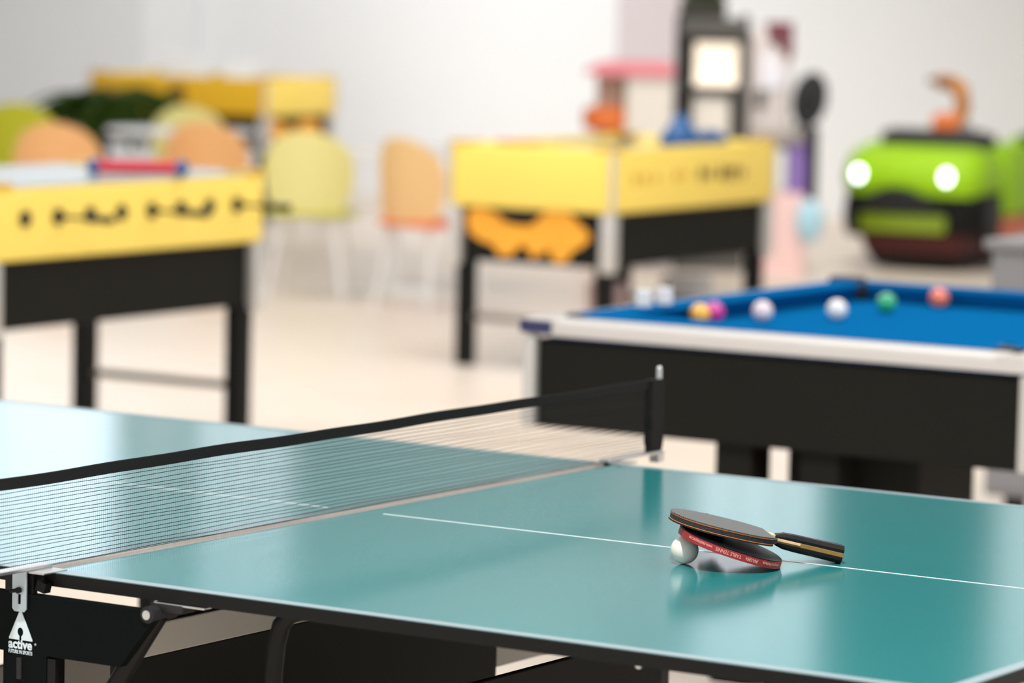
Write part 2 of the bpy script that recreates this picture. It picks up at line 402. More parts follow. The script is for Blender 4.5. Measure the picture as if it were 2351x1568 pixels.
# ------------------------------------------------------------------ bats and ball
bw = mat('bat_wood', (.24, .135, .03), .5, noise=.25, nscale=90, srgb=False)
bwl = mat('bat_neck_wood', (.78, .50, .30), .45, noise=.1, nscale=90, srgb=False)
edgeblack = mat('frayed_black_edge', (.016, .016, .016), .75, noise=.7, nscale=500, srgb=False, bump=1.0)
orange = mat('orange_sponge', (.80, .22, .05), .7, noise=.25, nscale=300, srgb=False)
redtape = mat('red_edge_tape', (.30, .016, .018), .42, noise=.12, nscale=200, srgb=False)
redrub = mat('red_rubber', (.10, .006, .006), .4, srgb=False)
redtext = mat('pale_red_print', (.72, .30, .26), .5, srgb=False)
glossblack = mat('glossy_black_rubber', (.003, .0035, .0045), .38, spec=.2, srgb=False, noise=.2, nscale=80)
purple = mat('purple_lacquer', (.16, .05, .16), .3, srgb=False)
def pips():
    m = mat('black_pimpled_rubber', (.03, .033, .033), .38, srgb=False)
    nt = m.node_tree; b = nt.nodes['Principled BSDF']
    tc = nt.nodes.new('ShaderNodeTexCoord'); w = nt.nodes.new('ShaderNodeTexWave'); w.wave_type = 'BANDS'; w.bands_direction = 'X'
    w.inputs['Scale'].default_value = 146
    w.inputs['Distortion'].default_value = 0
    r = nt.nodes.new('ShaderNodeValToRGB')
    r.color_ramp.elements[0].position = .35; r.color_ramp.elements[0].color = (.006, .006, .006, 1)
    r.color_ramp.elements[1].position = .65; r.color_ramp.elements[1].color = (.11, .125, .12, 1)  # shine on the pip rows put into the colour as lighter bands
    bp = nt.nodes.new('ShaderNodeBump'); bp.inputs['Strength'].default_value = .6; bp.inputs['Distance'].default_value = .0008
    nt.links.new(tc.outputs['Object'], w.inputs['Vector']); nt.links.new(w.outputs['Fac'], r.inputs['Fac'])
    nt.links.new(r.outputs['Color'], b.inputs['Base Color']); nt.links.new(w.outputs['Fac'], bp.inputs['Height']); nt.links.new(bp.outputs['Normal'], b.inputs['Normal'])
    return m
pip = pips()
def blade(k=1.0, n=64, neck=True):
    """bat outline: x from the tip (-) to the shoulder (+)"""
    pts = []
    for i in range(n):
        a = 2 * PI * i / n; ca, sa = math.cos(a), math.sin(a)
        e = 2.25
        x = .079 * math.copysign(abs(ca) ** (2 / e), ca); y = .0755 * math.copysign(abs(sa) ** (2 / e), sa)
        pts.append((x * k, y * k))
    return pts
def bat(name, label, upper):
    t = thing(name, label, 'table tennis bat')
    sq = lambda k, cut: [(min(x, cut), y) for x, y in blade(k)]
    if upper:
        core = MB().prism(blade(.985), -.0033, .0033).build('blade', edgeblack, t)
        MB().prism(sq(.992, .066), .0033, .0047).build('sponge', orange, core)
        MB().prism(sq(1.0, .066), .0047, .0062).build('rubber', pip, core)
        MB().prism(sq(.992, .066), -.0041, -.0034).build('sponge', orange, core)
        MB().prism(sq(1.0, .066), -.0062, -.0041).build('rubber', M['blackrub'], core)
        hz = .0033
    else:
        core = MB().prism(blade(.97), -.004, .004).build('blade', bw, t)
        MB().prism(sq(.985, .066), .004, .0058).build('rubber', glossblack, core)
        MB().prism(sq(.985, .066), -.0058, -.004).build('rubber', redrub, core)
        tp = MB(); ro, ri = blade(1.0), blade(.98)
        rings = []
        for (a, b) in zip(ro, ri):
            rings.append([(a[0], a[1], -.0054), (a[0], a[1], .0044), (b[0], b[1], .0044), (b[0], b[1], -.0054)])
        rings.append(rings[0]); vs = tp.loft(rings, cap=False)
        tape = tp.build('edge_tape', redtape, core, True)
        bmrem = 0
        hz = .0035
        # print running round the rim: reads upside down from the front
        n = 720; L = [0.0]; P = blade(1.0, n)
        for i in range(n): L.append(L[-1] + math.dist(P[i], P[(i + 1) % n]))
        tot = L[-1]
        def wrap(s0):
            def f(u, v, w):
                s = (s0 - u) % tot
                i = max(0, min(n - 1, next(j for j in range(n) if L[j + 1] >= s)))
                a, b = Vector(P[i]), Vector(P[(i + 1) % n]); q = a.lerp(b, (s - L[i]) / max(1e-9, L[i + 1] - L[i]))
                tn = (b - a).normalized(); nn = Vector((tn.y, -tn.x))
                q = q + nn * (.00025 + w)
                return Vector((q.x, q.y, .0022 - v))
            return f
        for deg, body, size, span in TAPE_TEXT:
            text_mesh(body, size, 'edge_lettering', redtext, tape, wrap((.5 - 7 / 360 + deg / 360) * tot), bold=.0001, extrude=.00008, fit=span / 360 * tot)
    # neck and handle
    hd = MB()
    def sec(x, w, th): return [(x, y, z) for y, z in rrect(w / 2, th / 2, min(w, th) * .25, 3)]
    nk = MB()
    nk.loft([[(.055, y, z) for y, z in rrect(.020, hz, .001, 2)], [(.072, y, z) for y, z in rrect(.0155, hz, .001, 2)], [(.082, y, z) for y, z in rrect(.0125, hz, .001, 2)],
             [(.105, y, z) for y, z in rrect(.0118, hz, .001, 2)], [(.150, y, z) for y, z in rrect(.0135, hz, .001, 2)], [(.176, y, z) for y, z in rrect(.0155, hz, .001, 2)]])
    h = nk.build('handle', bw, t)
    for s in (1, -1):
        sc = MB(); rings = []
        for x, w, th in ((.068, .0085, .0006), (.078, .0108, .0050), (.088, .0114, .0078), (.105, .0113, .0088), (.14, .0125, .0090), (.176, .0150, .0098)):
            z0 = s * hz; z1 = s * (hz + th); k = .62
            rings.append([(x, -w, z0), (x, -w, z0 + (z1 - z0) * .45), (x, -w * k, z1), (x, w * k, z1), (x, w, z0 + (z1 - z0) * .45), (x, w, z0)])
        sc.loft(rings); g = sc.build('grip', M['blackmetal'], h)
        if s > 0 and upper:
            ln = MB()
            for e in (1,):
                rr = []
                for x, w, th in ((.086, .0114, .0078), (.105, .0113, .0088), (.14, .0125, .0090), (.174, .0150, .0098)):
                    z1 = hz + th; rr.append([(x, e * w * .60, z1 - .0002), (x, e * w * .60, z1 + .0003), (x, e * w * .42, z1 + .0003), (x, e * w * .42, z1 - .0002)])
                ln.loft(rr)
            ln.build('trim_line', purple, g)
            MB().loft([[(x, y, z) for y, z in rrect(w, .0022, .0005, 2, 0, hz + .0012)] for x, w in ((.0665, .0125), (.074, .0100))]).build('neck_cap', bwl, h)
    if upper:
        MB().loft([[(x, y, z) for y, z in rrect(.0006, .0018, .0003, 2, -w - .0004, .0012)] for x, w in ((.074, .0146), (.083, .0128), (.100, .0118), (.112, .0122))]).build('neck_veneer', bwl, h)
    return t
TAPE_TEXT = [(27.5, '/MAXIMA', .0072, 14.5), (8.7, 'TABLE TENNIS', .0072, 27.7), (-23, 'www.maximasport.com', .0066, 32), (61, 'maxima', .0066, 28)]   # degrees round the rim from the front
def orient(o, pos, ax, nrm):
    ax = Vector(ax).normalized(); nrm = Vector(nrm); nrm = (nrm - ax * nrm.dot(ax)).normalized(); yy = nrm.cross(ax)
    m = Matrix((ax, yy, nrm)).transposed().to_4x4(); m.translation = Vector(pos)
    o.matrix_world = m
up = bat('table_tennis_bat', 'black bat with pimpled rubber and striped wooden handle, lying on top', True)
psi, tau = math.radians(40), math.radians(12.5)
axu = Vector((math.cos(tau) * math.cos(psi), math.cos(tau) * math.sin(psi), -math.sin(tau)))
nu = Vector((math.sin(tau) * math.cos(psi), math.sin(tau) * math.sin(psi), math.cos(tau)))
end = Vector((.807, .034, .76)) + nu * .0132
orient(up, end - axu * .176, axu, nu)
lo = bat('table_tennis_bat', 'bat with a red printed edge, propped on the ball underneath the other bat', False)
Rh = Vector((.842, .540, 0)); Bk = Vector((-.540, .842, 0)); tl = math.radians(17)
aL = Rh * math.cos(tl) + Vector((0, 0, -math.sin(tl))); nL = Rh * math.sin(tl) + Vector((0, 0, math.cos(tl)))
ctr = Vector((.757, -.052, .7602)) - aL * .0755 + nL * .0058
hd = Bk * math.cos(math.radians(7)) - aL * math.sin(math.radians(7))
orient(lo, ctr, hd, nL)
tag(MB().ball((0, 0, 0), .02, 48, 32).build('table_tennis_ball', M['ballwhite'], None, True, (.641, -.121, .7801)),
    'white table tennis ball holding up the red-edged bat', 'ball')

# ------------------------------------------------------------------ pool table
PX0, PX1, PY0, PY1 = -1.372, -.086, 2.60, 4.19
pt = thing('pool_table', 'pool table with blue cloth, silver rails and black cabinet', 'pool table', ((PX0 + PX1) / 2, (PY0 + PY1) / 2, 0), math.radians(.6))
W2, L2 = (PX1 - PX0) / 2, (PY1 - PY0) / 2
MB().box((0, 0, .651), (2 * W2 - .04, 2 * L2 - .04, .203), bevel=.004).build('cabinet', M['black'], pt)
MB().box((0, 0, .753), (2 * W2 - .10, 2 * L2 - .10, .018)).build('bed', M['cloth'], pt)
for (cx, cy, sx, sy) in ((0, -L2 + .055, 2 * W2 - .15, .11), (0, L2 - .055, 2 * W2 - .15, .11), (-W2 + .055, 0, .11, 2 * L2 - .15), (W2 - .055, 0, .11, 2 * L2 - .15)):
    long_x = sx > sy
    rl = MB()
    # rounded nose towards the outside
    s_out = (1 if cy > 0 else -1) if long_x else (1 if cx > 0 else -1)
    prof = [(.055, .764), (.055, .786), (.050, .797), (.038, .802), (-.004, .804), (-.004, .764)]
    rings = []
    for e in (-.5, .5):
        rings.append([((e * sx, cy + s_out * u, z) if long_x else (cx + s_out * u, e * sy, z)) for u, z in prof])
    rl.loft(rings); r = rl.build('rail', M['silver'], pt)
    cs = MB(); rings = []
    cprof = [(-.004, .765), (-.004, .808), (-.080, .813), (-.096, .803), (-.075, .765)]
    for e in (-.5, .5):
        ex = [(e * (sx - .05) if u > -.05 else e * (sx - .15)) for u, z in cprof]
        ey = [(e * (sy - .05) if u > -.05 else e * (sy - .15)) for u, z in cprof]
        rings.append([((ex[i], cy + s_out * u, z) if long_x else (cx + s_out * u, ey[i], z)) for i, (u, z) in enumerate(cprof)])
    cs.loft(rings).build('cushion', M['cloth'], r)
for sx in (-1, 1):
    for sy in (-1, 1):
        cx, cy = sx * (W2 - .05), sy * (L2 - .05)
        if sy > 0: cx, cy = sx * (W2 - .062), sy * (L2 - .062)
        cc = MB().prism([(cx + x, cy + y) for x, y in rrect(.052 if sy < 0 else .045, .052 if sy < 0 else .045, .03, 5)], .764, .800 if sy < 0 else .814).build('corner_casting', M['silver'] if sy < 0 else M['blackrub'], pt)
        MB().lathe([(.05, .0), (.058, .004), (.058, .0365)], (sx * (W2 - .115), sy * (L2 - .115), .772), 24).build('pocket', M['blackrub'], pt)
        MB().box((sx * (W2 - .017), sy * (L2 - .017), .655), (.034, .034, .212), bevel=.008).build('corner_trim', M['alu'], pt)
        MB().box((sx * .108 - (0 if sy < 0 or sx < 0 else .11), -(L2 - .10) if sy < 0 else -.05, .275), (.095, .095, .55), bevel=.006).build('leg', M['black'], pt)
MB().prism([(-W2 - .004 + x, -L2 - .004 + y) for x, y in ((-.006, .008), (.04, -.004), (.085, .0), (.075, .03), (.03, .06), (-.006, .08))], .768, .797).build('corner_cap', M['navy'], pt)
MB().box((.143, -.495, .30), (.33, .30, .52), bevel=.01).build('ball_return_box', M['black'], pt)
def pool_ball(x, y, rgb, label, stripe=None):
    m = mat('gloss_' + label.split()[0], rgb, .12, srgb=False, coat=.5)
    b = MB().ball((0, 0, 0), .0255, 32, 20).build('pool_ball', m, None, True, (x, y, .7876))
    tag(b, label, 'pool ball', 'balls on the blue pool table')
    return b
pool_ball(-1.192, 3.120, (.98, .50, .06), 'orange yellow pool ball beside the magenta one')
pool_ball(-1.190, 3.185, (.62, .03, .32), 'magenta pool ball touching distance from the orange yellow one')
pool_ball(-1.120, 3.300, (.85, .72, .74), 'pale pinkish pool ball between the magenta and pure white balls')
pool_ball(-1.010, 3.480, (.86, .86, .84), 'white cue ball on the cloth below the black corner pocket')
pool_ball(-1.010, 3.748, (.02, .42, .20), 'green pool ball on the blue cloth')
pool_ball(-.985, 3.995, (.92, .22, .13), 'red orange pool ball nearest the far cushion')
for (x, y, lb) in ((-1.244, 2.94, 'small white cube on the left pool rail, nearer the silver corner'), (-1.240, 3.03, 'small white cube on the left pool rail, nearer the orange yellow ball')):
    ch = MB().box((0, 0, .0), (.030, .030, .040), bevel=.003).build('chalk_cube', M['white'], None, False, (x, y, .833))
    tag(ch, lb, 'chalk', 'chalk cubes on the pool rail')

# ------------------------------------------------------------------ games tables with yellow sides
GL, GW, GT = 1.43, .77, .91
def games_table(name, label, cat, loc, rz, kind, yb, bb):
    """origin on the floor at the middle; long axis is local y"""
    t = thing(name, label, cat, loc, rz)
    hx, hy = GW / 2, GL / 2
    # yellow body: four rounded boards round a sunken bed
    for (cx, cy, sx, sy) in ((hx - .02, 0, .04, GL - .03), (-hx + .02, 0, .04, GL - .03), (0, hy - .02, GW - .03, .04), (0, -hy + .02, GW - .03, .04)):
        MB().box((cx, cy, (GT + yb) / 2), (sx, sy, GT - yb), bevel=.012, seg=3).build('side_board', M['yellow'], t, True)
    if kind == 'foosball': MB().box((0, 0, GT + .004), (GW - .012, GL - .012, .008), bevel=.002).build('cover_sheet', M['glasstop'], t)
    else: MB().box((0, 0, GT - .035), (GW - .08, GL - .08, .012)).build('play_surface', M['glasstop'], t)
    MB().box((0, 0, (yb + bb) / 2 - .002), (GW - .07, GL - .07, yb - bb), bevel=.004).build('lower_cabinet', M['black'], t)
    for sx in (-1, 1):
        for sy in (-1, 1):
            MB().box((sx * (hx - .028), sy * (hy - .028), (yb + bb) / 2 - .01), (.06, .06, yb - bb + .02), bevel=.012).build('corner_post', M['alu'], t, True)
            cp = MB().box((sx * (hx - .05), sy * (hy - .05), GT + (.008 if kind == 'foosball' else .004)), (.104, .104, .012 if kind != 'foosball' else .018), bevel=.004).build('corner_cap', M['yellowdk'], t)
            if kind == 'hockey':
                MB().box((sx * (hx - .004), sy * (hy - .004), (GT + yb) / 2), (.02, .02, GT - yb - .02), bevel=.006).build('corner_trim', M['alu'], t)
            lg = MB().box((sx * (hx - .062), sy * (hy - .062), bb / 2), (.066, .066, bb + .02), bevel=.005).build('leg', M['blackmetal'], t)
            MB().lathe([(.028, 0), (.028, .02), (.018, .03)], (sx * (hx - .062), sy * (hy - .062), 0), 16).build('foot', M['blackrub'], lg)
    for sy in (-1, 1):
        MB().rod((-hx + .08, sy * (hy - .062), .2), (hx - .08, sy * (hy - .062), .2), .014, seg=12).build('stretcher', M['stretch'], t, True)
    return t
foos = games_table('foosball_table', 'yellow foosball table with rods in its side and a grey top surface', 'foosball table', (-4.155 - GW / 2, 4.02 + GL / 2 - .06, 0), math.radians(1.0), 'foosball', .687, .474)
hx = GW / 2
ys = [4.117, 4.278, 4.438, 4.597, 4.756, 4.910, 5.065, 5.219]
y0 = 4.02 + GL / 2 - .06
out = {1: .15, 4: .16, 7: .15}
for i, yy in enumerate(ys):
    y = yy - y0; zr = .816
    MB().rod((hx - .004, y, zr), (hx + .008, y, zr), .026, seg=20).build('rod_bearing', M['blackrub'], foos, True)
    o = out.get(i, 0)
    if o:
        rd = MB().rod((-hx - .25 + o, y, zr), (hx + o, y, zr), .0065, seg=10).build('rod', M['blackmetal'], foos, True)
        MB().lathe([(.008, 0), (.013, .01), (.012, .04), (.014, .08), (.012, .095), (.006, .1)], (0, 0, 0), 16).build('grip', M['blackrub'], rd, True)
        g = rd.children[0]; g.rotation_euler = (0, PI / 2, 0); g.location = (hx + o - .03, y, zr)
# red tube with blue ends lying on it
tb = thing('red_tube', 'red tube with blue round ends lying on the foosball table', 'toy', (-4.155 - .12, 4.84, GT + .0355), math.radians(33))
MB().rod((-.13, 0, 0), (.13, 0, 0), .022, seg=20).build('tube', mat('red_plastic', (.62, .02, .05), .35, srgb=False), tb, True)
bl = mat('blue_plastic', (.004, .085, .27), .35, srgb=False)
for s in (-1, 1): MB().ball((s * .14, 0, 0), .027, 20, 14).build('end_knob', bl, tb, True)

hk = games_table('air_hockey_table', 'yellow air hockey table with blue mallets on it and flame pattern on the end panel', 'air hockey table', (-4.43 - GW / 2, 8.02 + GL / 2, 0), math.radians(2.0), 'hockey', .655, .435)
flame = mat('flame_print', (.95, .42, .03), .5, noise=.25, nscale=9, srgb=False)
def flames(t, end):
    """flame shapes on the lower end panel"""
    Mx = Matrix(((1, 0, 0, 0), (0, 0, -1, -GL / 2 + .033), (0, 1, 0, 0), (0, 0, 0, 1)))
    pts = [(-.30, .64), (-.24, .650), (-.17, .63), (-.13, .595), (-.06, .585), (0, .59), (.04, .63), (.06, .650), (.17, .650), (.20, .62), (.26, .575), (.27, .55), (.22, .51), (.19, .50), (.165, .455), (.12, .442), (.095, .46), (.08, .50), (.04, .475), (.0, .455), (-.02, .50), (-.06, .51), (-.09, .465), (-.15, .455), (-.18, .50), (-.25, .52), (-.30, .55), (-.31, .60)]
    MB().prism(pts, .0, .0035, Mx).build('flame_graphic', flame, t)
flames(hk, 1)
MB().box((-.06, -GL / 2 + .035, .632), (.19, .012, .03), bevel=.004).build('puck_slot', M['blackrub'], hk)
txt = mat('brown_print', (.10, .055, .01), .6, srgb=False)
txtl = mat('amber_print', (.66, .36, .03), .6, srgb=False)
# worn, unreadable print on the long side: pale marks first, darker ones after
def side_print(t, marks, m_, seed):
    rnd = random.Random(seed)
    Mt = Matrix(((0, 0, 1, GW / 2 + .0006), (1, 0, 0, 0), (0, 1, 0, 0), (0, 0, 0, 1)))
    for y, z, wd, hg in marks:
        mb = MB()
        for k in range(2):
            a, b = y + rnd.uniform(-.15, .15) * wd, z + rnd.uniform(-.12, .12) * hg
            w_, h_ = (wd * .75, hg * .38) if k else (wd * .4, hg * .75)
            mb.prism(rrect(w_ / 2, h_ / 2, min(w_, h_) * .3, 3, a, b), -.0004 - .00005 * k, .0004 + .00005 * k, Mt)
        mb.build('side_lettering', m_, t)
side_print(hk, [(-.53, .79, .06, .07), (-.45, .79, .06, .07), (-.36, .79, .05, .06), (-.19, .79, .06, .07), (-.11, .79, .05, .06)], txtl, 3)
side_print(hk, [(.03, .785, .07, .09), (.11, .785, .06, .08), (.20, .79, .07, .09), (.27, .79, .07, .09), (.34, .79, .07, .085), (.40, .79, .05, .08)], txt, 5)
def mallet(x, y, label, k):
    m = thing('air_hockey_mallet', label, 'air hockey mallet', (x, y, GT - .029 if k else GT - .029), 0, 'blue mallets on the air hockey table')
    MB().lathe([(.085, 0), (.09, .01), (.09, .055), (.08, .062)] if k else [(.07, 0), (.075, .01), (.075, .05), (.06, .055)], (0, 0, 0), 32).build('base', bl, m, True)
    MB().lathe([(.08, .06), (.055, .095), (.04, .12), (.03, .14), (.015, .148)] if k else [(.06, .053), (.045, .066), (.025, .074)], (0, 0, 0), 28).build('knob', bl, m, True)
mallet(-4.62, 8.93, 'tall blue mallet standing on the air hockey table', 1)
mallet(-4.63, 9.20, 'low blue mallet farther along the air hockey table', 0)
tray = thing('puck_tray', 'flat orange brown tray lying on the end of the air hockey table', 'tray', (-4.885, 8.075, GT), math.radians(2))
MB().lathe([(.105, 0), (.115, .004), (.11, .012), (.07, .018)], (0, 0, 0), 28, 1.0, .28).build('dish', mat('burnt_orange_plastic', (.62, .20, .02), .5, srgb=False), tray, True)

th = games_table('air_hockey_table', 'yellow air hockey table with dark emblem against the white wall behind the chairs', 'air hockey table', (-10.79 - GL / 2, 14.37 + GW / 2, 0), -PI / 2, 'hockey', .672, .47)
th.rotation_euler = (0, 0, PI / 2)
# emblem on its long side (local -x after the turn faces the room)
# local +x -> world +y ; local -x faces the room
def long_emblem(t):
    Mt = Matrix(((0, 0, -1, -GW / 2 - .0006), (-1, 0, 0, 0), (0, 1, 0, .79), (0, 0, 0, 1)))
    MB().prism([(-.07 + .0, -.06), (.02, -.065), (.075, -.02), (.07, .05), (.0, .065), (-.06, .03)], 0, .002, Mt).build('emblem', txt, t)
    MB().prism([(-.62 , -.03), (-.45, -.04), (-.43, .03), (-.60, .04)], 0, .002, Mt).build('emblem', mat('faded_brown_print', (.38, .21, .02), .6, srgb=False), t)
long_emblem(th)
# flames on the end panel at its right (local -y end)
shaded = mat('shaded_yellow_laminate', (.70, .40, .008), .5, noise=.04, nscale=5, srgb=False)  # shade on these yellow boards put into a darker colour
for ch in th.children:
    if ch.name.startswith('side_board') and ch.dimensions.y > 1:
        ch.data.materials.clear(); ch.data.materials.append(shaded); ch['label'] = 'amber long side board'
flames(th, 1)
# white cartons standing on it
for (x, y, sx, h, lb) in ((-11.62, 14.62, .28, .15, 'bright white carton on the far yellow table, the bigger one'), (-11.18, 14.66, .20, .12, 'white carton on the far yellow table, beside the bigger one')):
    tag(MB().box((0, 0, h / 2), (sx, .18, h), bevel=.006).build('carton', M['white'], None, False, (x, y, GT - .029)), lb, 'box', 'white cartons on the far table')

# ------------------------------------------------------------------ chairs, tables, plant
def make_chair(label, shell, loc, rz, group, seatm=None):
    """chair facing local -y; round shell back"""
    t = thing('shell_chair', label, 'chair', loc, rz, group)
    mb = MB(); n = 10; W = .225
    # backrest: curved egg-shaped shell
    rows = []
    zs = [.40 + .42 * i / 14 for i in range(15)]
    pts_f, pts_b = [], []
    for i, z in enumerate(zs):
        u = (z - .62) / .205
        w = W * math.sqrt(max(.02, 1 - abs(u) ** 2.3)) if u > 0 else W * (1 - .32 * (abs(u) / 1.07) ** 2)
        f, b = [], []
        for j in range(n + 1):
            s = -1 + 2 * j / n
            x = w * s; y = .20 - .09 * (s * w / W) ** 2 + .05 * (z - .4)
            f.append((x, y - .003, z)); b.append((x, y + .003, z))
        pts_f.append(f); pts_b.append(b)
    rings = [f + list(reversed(b)) for f, b in zip(pts_f, pts_b)]
    mb.loft(rings).build('backrest', shell, t, True)
    MB().loft([[(x, y, z) for x, y in rrect(hx_, hy_, .12, 6, 0, cy_)] for hx_, hy_, cy_, z in ((.16, .15, .0, .395), (.215, .205, .0, .405), (.22, .21, 0, .42), (.205, .195, 0, .425), (.12, .12, 0, .418))]).build('seat', seatm or shell, t, True)
    for sx in (-1, 1):
        for sy in (-1, 1):
            MB().rod((sx * .13, sy * .12, .40), (sx * .19, sy * .19, .0), .011, seg=10).build('leg', M['white'], t, True)
    return t
SH = {k: glow_shell(k + '_shell_plastic', v) for k, v in {'lime': (226, 226, 70), 'yellow': (254, 249, 190), 'orange': (254, 214, 158), 'peach': (255, 230, 178), 'deep': (255, 150, 70)}.items()}
g1 = 'translucent shell chairs around the white tables'
cA = make_chair('bright yellow shell chair next to the foosball table end, back to the wall', SH['yellow'], (-7.42, 10.20, 0), math.radians(205), g1, SH['lime'])
cB = make_chair('peach shell chair just in front of the air hockey table end', SH['peach'], (-6.64, 10.07, 0), math.radians(168), g1, SH['deep'])
cC = make_chair('orange shell chair behind the red tube, in front of the lime one', SH['orange'], (-8.35, 10.62, 0), math.radians(200), g1)
cD = make_chair('yellow lime shell chair rising behind the orange one', SH['yellow'], (-9.72, 12.26, 0), math.radians(200), g1)
cE = make_chair('orange shell chair left of the dark plant trunk', SH['orange'], (-8.66, 9.80, 0), math.radians(205), g1)
cF = make_chair('lime shell chair cut off at the edge of the photo', SH['lime'], (-10.52, 11.72, 0), math.radians(205), g1)
def round_table(loc, label):
    t = thing('round_table', label, 'table', loc, 0, 'white tables among the shell chairs')
    MB().lathe([(.0, .70), (.40, .70), (.41, .706), (.41, .716), (.40, .722), (.0, .722)], (0, 0, 0), 40).build('table_top', M['white'], t, True)
    MB().rod((0, 0, .02), (0, 0, .70), .035, seg=20).build('pedestal', M['white'], t, True)
    MB().lathe([(.0, 0), (.25, 0), (.25, .012), (.05, .035), (0, .035)], (0, 0, 0), 36).build('base', M['white'], t, True)
    return t
round_table((-7.32, 10.75, 0), 'round white pedestal table between the yellow and peach chairs')
round_table((-9.2, 11.45, 0), 'round white pedestal table behind the orange chairs')
# potted palm
leaf = mat('dark_leaf', (.030, .062, .006), .8, noise=.35, nscale=14, srgb=False, spec=.1)
bark = mat('dark_bark', (.03, .03, .014), .8, noise=.3, nscale=20, srgb=False)
def palm(loc, label, h, lean, spread, nl, s, droop, name='potted_palm'):
    t = thing(name, label, 'plant', loc, 0)
    MB().lathe([(.13, 0), (.17, .26), (.18, .28), (.15, .28), (.14, .24)], (0, 0, 0), 28).build('pot', mat('dark_pot', (.05, .05, .05), .5, srgb=False), t, True)
    path = [(0, 0, .22), (lean[0] * .3, lean[1] * .3, h * .5), (lean[0] * .7, lean[1] * .7, h * .8), (lean[0], lean[1], h)]
    MB().tube(path, [.045, .04, .034, .03], 10).build('trunk', bark, t, True)
    mb = MB(); rnd = random.Random(s)
    for i in range(nl):
        a = 2 * PI * i / nl + rnd.uniform(-.3, .3); L = spread * rnd.uniform(.7, 1.05); el = rnd.uniform(.0, .7)
        d = Vector((math.cos(a), math.sin(a), 0)); side = Vector((-d.y, d.x, 0)); c0 = Vector((lean[0], lean[1], h))
        rings = []; m = 8
        for k in range(m + 1):
            u = k / m
            c = c0 + d * L * u + Vector((0, 0, L * (el * u - droop * u * u)))
            w = .045 * math.sin(PI * min(1, u * .92 + .06)) + .004
            rings.append([c - side * w + Vector((0, 0, -.012)), c + Vector((0, 0, .006)), c + side * w + Vector((0, 0, -.012)), c + Vector((0, 0, -.002))])
        mb.loft(rings)
    o = mb.build('leaves', leaf, t, True); o['kind'] = 'stuff'
    return t
palm((-10.70, 12.50, 0), 'dark green potted palm behind the chairs, below the far yellow table', .79, (.09, .06), .50, 80, 3, .62)

# ------------------------------------------------------------------ machines by the wall
darkbody = mat('dark_grey_cabinet', (.075, .072, .066), .5, noise=.08, nscale=5, srgb=False)
pinkp = mat('pink_plastic', (.78, .25, .30), .45, srgb=False)
palepink = mat('pale_pink_plastic', (.80, .55, .53), .45, srgb=False)
maroon = mat('maroon_plastic', (.14, .008, .03), .45, srgb=False)
violet = mat('violet_plastic', (.22, .14, .42), .45, srgb=False)
skyblue = mat('sky_blue_plastic', (.38, .62, .74), .35, srgb=False)
redor = mat('orange_red_plastic', (.72, .17, .03), .55, srgb=False)
beigep = mat('beige_panel', (.74, .70, .63), .5, srgb=False)
lamp = mat('lit_screen', (.9, .8, .65), .4, emit=(255, 238, 214), estr=.95, srgb=False)
FA = math.radians(-32.5)   # machines face the camera side of the room
def at(px, d):
    """point of the floor d metres along the room diagonal, offset sideways"""
    return None
# toy capsule dispenser with pink roof
cd = thing('capsule_dispenser', 'toy dispenser with pink roof, white body and orange red tray', 'vending machine', (-7.30, 12.975, 0), math.radians(32.5))
MB().box((.105, 0, .60), (.25, .34, 1.0), bevel=.02).build('body', beigep, cd)
MB().box((-.13, .04, .40), (.22, .26, .66), bevel=.015).build('lower_cabinet', palepink, cd)
MB().box((-.10, .05, .97), (.15, .2, .25), bevel=.01).build('glass_case', mat('brownish_glass', (.50, .36, .28), .15, srgb=False), cd)
MB().loft([[(x, y, z) for x, y in rrect(a, .20, .03, 4, cx, 0)] for a, cx, z in ((.235, .0, 1.065), (.245, 0, 1.085), (.20, .03, 1.125), (.17, .06, 1.14))]).build('roof', pinkp, cd)
MB().lathe([(.05, 0), (.125, .03), (.13, .09), (.12, .14), (.04, .15)], (-.12, -.06, .745), 28).build('tray', redor, cd, True)
MB().lathe([(.04, 0), (.10, .02), (.10, .08), (.05, .10)], (-.10, -.12, .64), 24).build('chute', palepink, cd, True)
# crane game with lit window
cg = thing('crane_game', 'tall dark grey crane game with a glowing window and white front panel', 'arcade machine', (-6.98, 13.334, 0), math.radians(32.5))
for sx in (-1, 1):
    MB().box((sx * .165 - (.0 if sx > 0 else .02), -.12, .78), (.05, .05, 1.25), bevel=.006).build('corner_post', M['blackmetal'] if sx < 0 else darkbody, cg)
MB().box((0, .12, .70), (.38, .30, 1.36), bevel=.01).build('cabinet', darkbody, cg)
MB().box((-.01, -.06, 1.335), (.36, .24, .10), bevel=.012).build('header', darkbody, cg)
w = MB().box((.02, -.045, 1.13), (.24, .02, .24), bevel=.008).build('window', lamp, cg)
MB().box((.0, -.05, 1.0), (.36, .16, .03), bevel=.005).build('ledge', darkbody, cg)
MB().box((-.005, -.06, .80), (.21, .06, .32), bevel=.02).build('front_panel', beigep, cg)
MB().box((0, -.06, .30), (.38, .22, .6), bevel=.01).build('base', darkbody, cg)
